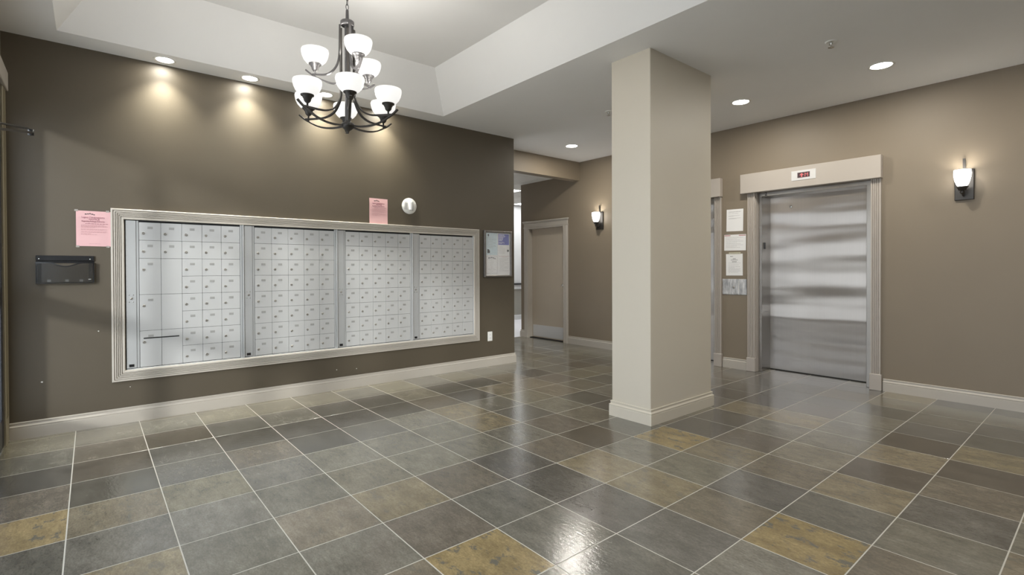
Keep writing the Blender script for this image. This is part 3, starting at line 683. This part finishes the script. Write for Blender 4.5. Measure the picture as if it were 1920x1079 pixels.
# ================================================================ elevators
def elevator(dx, label, steelseed):
    t = thing('elevator', (-2.31+dx, YE, 0), label, 'elevator', 'elevators of the lobby')
    x = lambda v: v+dx
    hd = MB().bbox(x(-3.078), x(-1.600), YE-.075, YE, 2.222, 2.462, .004).obj('header', 'lifttrim', t)
    for a, b_ in ((-3.006, -2.918), (-1.700, -1.612)):
        ppf = [(a, 0), (a, .028)]; wd = b_-a
        for q in range(4):
            c = a+wd*(.2+.2*q); ppf += [(c-.006, .028), (c-.003, .018), (c+.003, .018), (c+.006, .028)]
        ppf += [(b_, .028), (b_, 0)]
        pl = MB().loft([[(x(p), YE-d, .172) for p, d in ppf], [(x(p), YE-d, 2.222) for p, d in ppf]], True, True, False).obj('pilaster', 'lifttrim', t)
        MB().bbox(x(a)-.010, x(b_)+.010, YE-.038, YE, 0, .172, .004).obj('plinth_block', 'lifttrim', pl)
    # beige returns, steel frame, lift door
    mb = MB(); mb.box(x(-2.918), x(-2.912), YE, YE+.075, 0, 2.222); mb.box(x(-1.706), x(-1.700), YE, YE+.075, 0, 2.222); mb.obj('return', 'lifttrim', t)
    fy = YE+.07
    sf = MB(); sf.bbox(x(-2.912), x(-2.872), fy, fy+.255, 0.001, 2.180, .002); sf.bbox(x(-1.765), x(-1.706), fy, fy+.255, 0.001, 2.180, .002); sf.bbox(x(-2.912), x(-1.706), fy, fy+.255, 2.180, 2.228, .002)
    sfo = sf.obj('steel_frame', 'steelv', t)
    dr = MB().bbox(x(-2.885), x(-1.75), YE+.308, YE+.335, .010, 2.21, .002).obj('lift_door', 'steel', t)
    mb = MB(); mb.lathe([(0, 0), (.016, 0), (.016, -.003), (.010, -.004), (0, -.004)], (x(-2.625), YE+.308, 2.050), 16, 'y'); mb.obj('key_escutcheon', 'chrome', dr)
    mb = MB(); mb.lathe([(0, -.004), (.005, -.004), (.005, -.0046), (0, -.0046)], (x(-2.625), YE+.308, 2.050), 10, 'y'); mb.obj('keyhole', 'gap', dr)
    MB().box(x(-2.872), x(-1.765), YE+.30, YE+.306, -.002, .008).obj('door_track', 'gap', t)
    # floor call plate on the jamb
    mb = MB(); mb.bbox(x(-2.872), x(-2.868), fy+.05, fy+.10, 1.53, 1.61, .001); jp = mb.obj('jamb_plate', 'black', sfo)
    # position indicator
    dp = MB().bbox(x(-2.470), x(-2.210), YE-.080, YE-.075, 2.300, 2.412, .002).obj('indicator_plate', 'indicator', hd)
    scn = MB().box(x(-2.402), x(-2.272), YE-.0815, YE-.080, 2.328, 2.388).obj('indicator_screen', 'screen', hd)
    mb = MB(); yy = YE-.0822
    def dot(u, v): mb.box(x(-2.378)+u*.0072, x(-2.378)+u*.0072+.0058, yy, yy+.0006, 2.335+v*.0072, 2.335+v*.0072+.0058)
    for v, row in enumerate(("..##..", "..##..", "..##..", "######", ".####.", "..##..")[::1]):
        for u, ch in enumerate(row):
            if ch == '#': dot(u, v)
    for v, row in enumerate(("#...#", "#...#", "#...#", "#.#.#", "##.##", "#...#")):
        for u, ch in enumerate(row):
            if ch == '#': dot(u+7.5, v)
    mb.obj('led_arrow_and_letter', 'redled', hd)
    return t, sfo
e2, sf2 = elevator(0, 'right elevator with brushed steel door under a red lit indicator', 1)
text_obj('floor_number', '2', .062, 'ink', sf2, (-2.822, YE+.0685, 2.205), ROT_Y, bold=.001)
elevator(OFF, 'left elevator, mostly hidden behind the square column', 2)

# ================================================================ papers and call plate between the elevators
def wallpaper(name, x0, x1, z0, z1, label, tilt=0, cat='notice', mat='paper', base=.001, group='papers between the elevators'):
    t = thing(name, ((x0+x1)/2, YE, z0), label, cat, group)
    MB().box(x0, x1, YE-base-.001, YE-base, z0, z1).obj('sheet', mat, t)
    t.rotation_euler = (0, tilt, 0); return t
def ylines(mb, x0, x1, z, h, seed, fill=1.0, y=YE-.0024):
    r = random.Random(seed); x = x0; e = x0+(x1-x0)*fill
    while x < e-.004:
        l = min(r.uniform(.006, .022), e-x); mb.box(x, x+l, y, y+.0002, z-h/2, z+h/2); x += l+.004
t = wallpaper('white_notice', -3.293, -3.075, 1.765, 2.047, 'plain white notice, topmost of the papers between the elevators', .015)
mb = MB()
for q, (dz, fl) in enumerate(((.030, 1), (.036, .9), (.055, .8), (.082, .85), (.088, .4), (.115, .95), (.121, .6))): ylines(mb, -3.265, -3.095, 2.047-dz, .0028, q+7, fl)
mb.obj('body_print', 'inkgrey', t)
t = wallpaper('white_notice', -3.323, -3.038, 1.517, 1.722, 'wide white notice with a red line along its top edge', .012)
mb = MB(); ylines(mb, -3.318, -3.240, 1.7105, .008, 1); mb.box(-3.320, -3.245, YE-.0026, YE-.0022, 1.706, 1.714); mb.box(-3.13, -3.042, YE-.0026, YE-.0022, 1.706, 1.714); mb.obj('red_line', 'red', t)
mb = MB()
for q in range(9): ylines(mb, -3.30, -3.06, 1.685-q*.016, .0026, q+27, (.95, .6, .8)[q % 3])
mb.obj('body_print', 'inkgrey', t)
t = wallpaper('white_notice', -3.297, -3.078, 1.196, 1.474, 'white notice with centred headings below the straw label strip', -.006)
mb = MB(); ylines(mb, -3.24, -3.205, 1.443, .006, 2); mb.obj('letterhead_mark', 'ink', t)
text_obj('heading', 'Legacy', .015, 'ink', t, (-3.187, YE-.0023, 1.413), ROT_Y, bold=.0002)
text_obj('heading', 'Condominiums', .015, 'ink', t, (-3.187, YE-.0023, 1.397), ROT_Y, bold=.0002)
text_obj('heading', 'NOTICE', .016, 'ink', t, (-3.187, YE-.0023, 1.372), ROT_Y, bold=.0003)
mb = MB()
for q, (dz, fl) in enumerate(((.117, 1), (.142, .9), (.165, .95), (.178, .5), (.19, 1), (.205, .95), (.22, 1), (.236, .8))): ylines(mb, -3.265, -3.105, 1.474-dz, .0028, q+47, fl)
mb.obj('body_print', 'inkgrey', t)
t = wallpaper('label_strip', -3.258, -3.106, 1.470, 1.494, 'straw coloured label strip taped above the lowest white notice', .0, 'label', 'straw', .0025)
mb = MB(); ylines(mb, -3.250, -3.112, 1.481, .007, 3, 1, YE-.0038); mb.obj('printed_line', 'inkgrey', t)
cp = thing('call_plate', (-3.185, YE, .952), 'grey streaked elevator call plate with one round button below the notices', 'call button')
MB().bbox(-3.345, -3.025, YE-.006, YE, .950, 1.152, .002).obj('plate', 'film', cp)
for x0, x1 in ((-3.340, -3.248), (-3.240, -3.128), (-3.124, -3.030)): MB().bbox(x0, x1, YE-.0085, YE-.006, .956, 1.146, .001).obj('panel', 'film', cp)
MB().bbox(-3.129, -3.124, YE-.0105, YE-.006, .952, 1.132, .001).obj('edge_strip', 'white', cp)
mb = MB(); mb.lathe([(0, 0), (.015, 0), (.015, -.005), (.011, -.007), (0, -.007)], (-3.190, YE-.0085, 1.045), 16, 'y'); mb.obj('button', 'lockface', cp)
mb = MB(); mb.lathe([(0, 0), (.006, 0), (.005, -.002), (0, -.002)], (-3.190, YE-.0085, .972), 10, 'y'); mb.obj('key_switch', 'lockface', cp)

# ================================================================ sconces
def sconce(cx, label):
    t = thing('wall_sconce', (cx, YE, 1.913), label, 'wall lamp', 'wall sconces')
    MB().bbox(cx-.070, cx+.070, YE-.022, YE, 1.925, 2.212, .004).obj('back_plate', 'bronze', t)
    cy = YE-.105; cz = 2.03
    arm = [(cx, YE-.012, 2.20), (cx, YE-.018, 2.26), (cx, YE-.024, 2.315)]
    MB().sweep(arm, .010, .004, (0, 1, 0)).obj('finial_bar', 'bronze', t)
    arm = [(cx, YE-.020, 1.985), (cx, YE-.05, 1.962), (cx, YE-.085, 1.965), (cx, cy, 1.985), (cx, cy, 2.005)]
    MB().sweep(arm, .010, .006, (1, 0, 0), 10).obj('arm', 'bronze', t)
    mb = MB(); mb.lathe([(0, -.055), (.012, -.05), (.020, -.035), (.014, -.022), (.030, -.015), (.034, .0), (.046, .012), (.044, .018), (0, .018)], (cx, cy, cz-.005), 24); mb.obj('socket_cup', 'bronze', t)
    pr = [(.030, .0), (.044, .022), (.055, .055), (.0625, .095), (.0645, .125), (.062, .155), (.059, .155), (.061, .125), (.059, .095), (.051, .055), (.041, .024), (.026, .004)]
    mb = MB(); mb.lathe(pr, (cx, cy, cz+.012), 32); mb.obj('glass_shade', 'shade2', t)
    ld = bpy.data.lights.new('bulb', 'POINT'); ld.energy = P_SCONCE; ld.shadow_soft_size = .03; ld.color = (1, .93, .82)
    lo_ = bpy.data.objects.new('bulb_light', ld); COL.objects.link(lo_); lo_.parent = t; lo_.location = (0, cy-YE, 2.16-1.913)
sconce(-.958, 'wall sconce right of the elevators, white glass on a dark back plate')
sconce(-5.415, 'wall sconce between the beige door and the column')

# ================================================================ beige service door
d1 = thing('door_1', (-6.704, YE, 0), 'flat beige door with a metal kick plate at the corridor corner', None); d1['kind'] = 'structure'
lf = MB().bbox(DR[0]+.004, DR[1]-.004, YE+.085, YE+.125, .012, DR[2]-.004, .002).obj('leaf', 'doorpaint', d1)
MB().bbox(DR[0]+.03, DR[1]-.02, YE+.081, YE+.085, .030, .245, .001).obj('kick_plate', 'kick', lf)
mb = MB(); mb.lathe([(.026, 0), (.026, -.006), (.010, -.010), (.010, -.035), (.024, -.045), (.028, -.058), (.020, -.070), (0, -.072)], (-6.300, YE+.085, 1.0), 20, 'y'); mb.obj('knob', 'chrome', lf)
mb = MB()
mb.box(DR[0]-.001, DR[0]+.004, YE, YE+T, 0, DR[2]); mb.box(DR[1]-.004, DR[1]+.001, YE, YE+T, 0, DR[2]); mb.box(DR[0], DR[1], YE, YE+T, DR[2]-.004, DR[2]); mb.obj('jamb', 'trim', d1)
for a, b_ in ((-7.275, -7.166), (-6.242, -6.133)):
    ppf = [(a, 0), (a, .020), (a+.018, .024), (a+.022, .018), (a+.027, .024), (b_-.027, .024), (b_-.022, .018), (b_-.018, .024), (b_, .020), (b_, 0)]
    MB().loft([[(p, YE-d, 0) for p, d in ppf], [(p, YE-d, 2.06) for p, d in ppf]], True, True, False).obj('casing', 'trim', d1)
mb = MB(); mb.box(DR[0], DR[1], YE-.022, YE, 2.040, 2.06); mb.bbox(-7.285, -6.123, YE-.028, YE, 2.058, 2.072, .003); mb.bbox(-7.275, -6.133, YE-.022, YE, 2.072, 2.145, .002); mb.bbox(-7.290, -6.118, YE-.034, YE, 2.145, 2.160, .003); mb.bbox(-7.298, -6.110, YE-.044, YE, 2.160, 2.180, .003); mb.obj('head_casing', 'trim', d1)
MB().box(DR[0], DR[1], YE+.02, YE+.15, -.002, .010).obj('threshold', 'gap', d1)

# ================================================================ ceiling fixtures
def downlight(x, y, label, group, power, r=.075, ang=180, tint=(1, .955, .86), beam=0):
    t = thing('recessed_light', (x, y, H), label, 'ceiling light', group)
    mb = MB(); mb.lathe([(r, -.001), (r+.004, -.004), (r+.018, -.005), (r+.021, 0)], (x, y, H), 32); mb.obj('trim_ring', 'white', t)
    mb = MB(); mb.lathe([(r+.001, -.0015), (r*.6, -.003), (0, -.0035)], (x, y, H), 32); mb.obj('lens', 'led', t)
    ld = bpy.data.lights.new('downlight', 'AREA'); ld.shape = 'DISK'; ld.size = r*1.9; ld.energy = power; ld.color = tint; ld.spread = math.radians(ang)
    o = bpy.data.objects.new('downlight_beam', ld); COL.objects.link(o); o.parent = t; o.location = (0, 0, -.006)
    if beam:
        ld = bpy.data.lights.new('narrow_beam', 'SPOT'); ld.energy = beam; ld.spot_size = math.radians(104); ld.spot_blend = 1.0; ld.shadow_soft_size = .05; ld.color = tint
        o = bpy.data.objects.new('lamp_beam', ld); COL.objects.link(o); o.parent = t; o.location = (0, 0, -.008)
for k, y in enumerate((.502, 1.165, 1.871, 2.55)):
    downlight(-5.245, y, ('leftmost recessed light over the mailbox wall', 'second recessed light from the left over the mailbox wall', 'recessed light over the mailboxes just left of the chandelier post', 'recessed light over the mailboxes partly hidden by the chandelier right bowls')[k], 'wall wash lights over the mailboxes', P_WASH, .062, 175, (1, .975, .85), P_BEAM)
for x, lb in ((-5.161, 'recessed ceiling light near the corridor beam'), (-2.651, 'recessed ceiling light just right of the column'), (-1.381, 'recessed ceiling light in front of the right elevator')):
    downlight(x, 5.432, lb, 'recessed lights before the elevators', P_DOWN, .080, 180)
for x, y, lb in ((.6, 5.43, 'added unseen light at the far end of the elevator wall, outside the picture'), (.4, 2.3, 'added unseen light over the entrance window side, outside the picture'), (-1.0, 2.3, 'added unseen light beside the ceiling tray, outside the picture')):    # unseen lights, added to brighten the room
    downlight(x, y, lb, 'added lights beyond the picture', P_DOWN, .080, 180)
def sprinkler(x, y, label):
    t = thing('sprinkler', (x, y, H), label, 'sprinkler', 'ceiling sprinklers')
    mb = MB(); mb.lathe([(.042, 0), (.042, -.006), (.036, -.009), (.024, -.006), (.020, 0)], (x, y, H), 28); mb.obj('escutcheon', 'white', t)
    mb = MB(); mb.lathe([(.008, 0), (.008, -.02), (.004, -.024), (.004, -.045), (0, -.045)], (x, y, H), 12)
    mb.sweep([(x-.012, y, H-.014), (x-.013, y, H-.03), (x-.004, y, H-.043)], .003, .003, (0, 1, 0), 6); mb.sweep([(x+.012, y, H-.014), (x+.013, y, H-.03), (x+.004, y, H-.043)], .003, .003, (0, 1, 0), 6); mb.obj('frame_arms', 'chrome', t)
    mb = MB(); mb.lathe([(0, -.044), (.022, -.044), (.022, -.047), (0, -.047)], (x, y, H), 16); mb.obj('deflector', 'chrome', t)
sprinkler(-1.49, 4.549, 'sprinkler head in open ceiling left of the rightmost recessed light')
sprinkler(-3.766, 4.573, 'sprinkler head beside the left edge of the column')

# ================================================================ chandelier
CX, CY = -3.411, 1.37
ch = thing('chandelier', (CX, CY, 2.235), 'two tier dark bronze chandelier with nine lit white glass bowls', 'chandelier')
base_a = math.radians(-21.885)
def pol(a, r, z): return (CX+r*math.cos(a), CY+r*math.sin(a), z)
def bez(p, n=10):
    """Catmull-Rom through (r, z) points"""
    out = []; P = [p[0]]+list(p)+[p[-1]]
    for i in range(1, len(P)-2):
        for k in range(n):
            t = k/n; a, b_, c, d = P[i-1], P[i], P[i+1], P[i+2]
            out.append(tuple(.5*((2*b_[q])+(-a[q]+c[q])*t+(2*a[q]-5*b_[q]+4*c[q]-d[q])*t*t+(-a[q]+3*b_[q]-3*c[q]+d[q])*t**3) for q in (0, 1)))
    out.append(tuple(p[-1])); return out
MB().lathe([(.040, 2.962), (.046, 2.966), (.046, 2.990), (.040, 2.996), (.012, 3.000), (.010, 3.07), (.004, 3.075)], (CX, CY, 0), 28).obj('top_cap', 'pewter', ch)
MB().lathe([(.019, 2.30), (.019, 2.96)], (CX, CY, 0), 20).obj('centre_stem', 'pewter', ch)
MB().lathe([(0, 2.222), (.006, 2.226), (.008, 2.236), (.012, 2.244), (.024, 2.252), (.044, 2.268), (.047, 2.282), (.040, 2.294), (.020, 2.304), (.016, 2.33)], (CX, CY, 0), 28).obj('bottom_hub', 'bronze', ch)
MB().lathe([(.044, 2.565), (.050, 2.570), (.050, 2.582), (.044, 2.587), (.019, 2.59)], (CX, CY, 0), 28).obj('middle_collar', 'pewter', ch)
# chain up into the tray, and its ceiling canopy
mb = MB(); z = 3.075; k = 0
while z < TZ-.03:
    pts = []
    for q in range(13):
        a = 2*PI*q/12; pts.append((CX+.009*math.cos(a)*(1 if k % 2 else 0), CY+.009*math.cos(a)*(0 if k % 2 else 1), z+.018+.020*math.sin(a)))
    mb.sweep(pts, .0025, .0025, (.3, .4, .1), 6); z += .031; k += 1
mb.obj('chain', 'pewter', ch)
MB().lathe([(0, TZ-.035), (.02, TZ-.033), (.055, TZ-.018), (.062, TZ)], (CX, CY, 0), 28).obj('ceiling_canopy', 'pewter', ch)
def lamp(a, r, zr, tier):
    mat = 'bronze' if tier == 'lower' else 'pewter'; zx = zr-.165
    mb = MB()
    if tier == 'lower':
        j = bez([(.050, 2.93), (.050, 2.70), (.050, 2.50), (.062, 2.44), (.10, 2.378), (.16, 2.346), (.23, zx+.004), (r+.022, zx+.004)], 6)
        boat = bez([(.040, 2.276), (.10, 2.268), (.17, 2.272), (.235, 2.290), (r, zx-.014), (r+.035, zx+.008), (r+.068, zx+.036)], 6)
    else:
        j = bez([(.050, 2.97), (.052, 2.85), (.056, 2.755), (.072, 2.692), (.105, 2.648), (.15, zx+.008), (r+.018, zx+.006)], 6)
        boat = bez([(.044, 2.575), (.09, 2.565), (.14, 2.575), (r, zx-.010), (r+.035, zx+.014), (r+.062, zx+.036)], 6)
    side = (-math.sin(a), math.cos(a), 0)
    for path in (j, boat):
        P = [Vector(pol(a, q[0], q[1])) for q in path]; rings = []
        for i, p in enumerate(P):
            tg = (P[min(i+1, len(P)-1)]-P[max(i-1, 0)]).normalized(); sd = Vector(side); u = sd.cross(tg)
            rings.append([p+sd*.008+u*.0048, p-sd*.008+u*.0048, p-sd*.008-u*.0048, p+sd*.008-u*.0048])
        mb.loft(rings, True, True, False)
    arm = mb.obj('lamp_arm', mat, ch)
    c = pol(a, r, 0)
    MB().lathe([(0, zx-.018), (.006, zx-.016), (.006, zx+.026), (.013, zx+.030), (.021, zx+.040), (.025, zx+.057), (.029, zx+.060), (.029, zx+.069), (.041, zx+.073), (.043, zx+.082), (.036, zx+.086), (0, zx+.086)], c, 20).obj('socket', mat, arm)
    pr = [(.034, -.082), (.056, -.071), (.0725, -.052), (.083, -.029), (.0885, -.005), (.0895, .008), (.087, .017), (.084, .017), (.086, .006), (.0855, -.005), (.080, -.027), (.069, -.050), (.053, -.067), (.028, -.078)]
    MB().lathe([(q[0], q[1]+zr-.008) for q in pr], c, 32).obj('glass_bowl', 'shade', arm)
    ld = bpy.data.lights.new('bulb', 'POINT'); ld.energy = P_BOWL; ld.shadow_soft_size = .04; ld.color = (1, .97, .92)
    o = bpy.data.objects.new('bulb_light', ld); COL.objects.link(o); o.parent = ch; o.location = Vector((c[0], c[1], zr+.01))-WLOC[ch.name]
for k in range(6): lamp(base_a+.047+k*PI/3, .294, 2.500, 'lower')
for k in range(3): lamp(base_a+.318+k*2*PI/3, .216, 2.781, 'upper')

for o in bpy.data.objects:
    if o.name.split('.')[0] in STUFFED: o['kind'] = 'stuff'
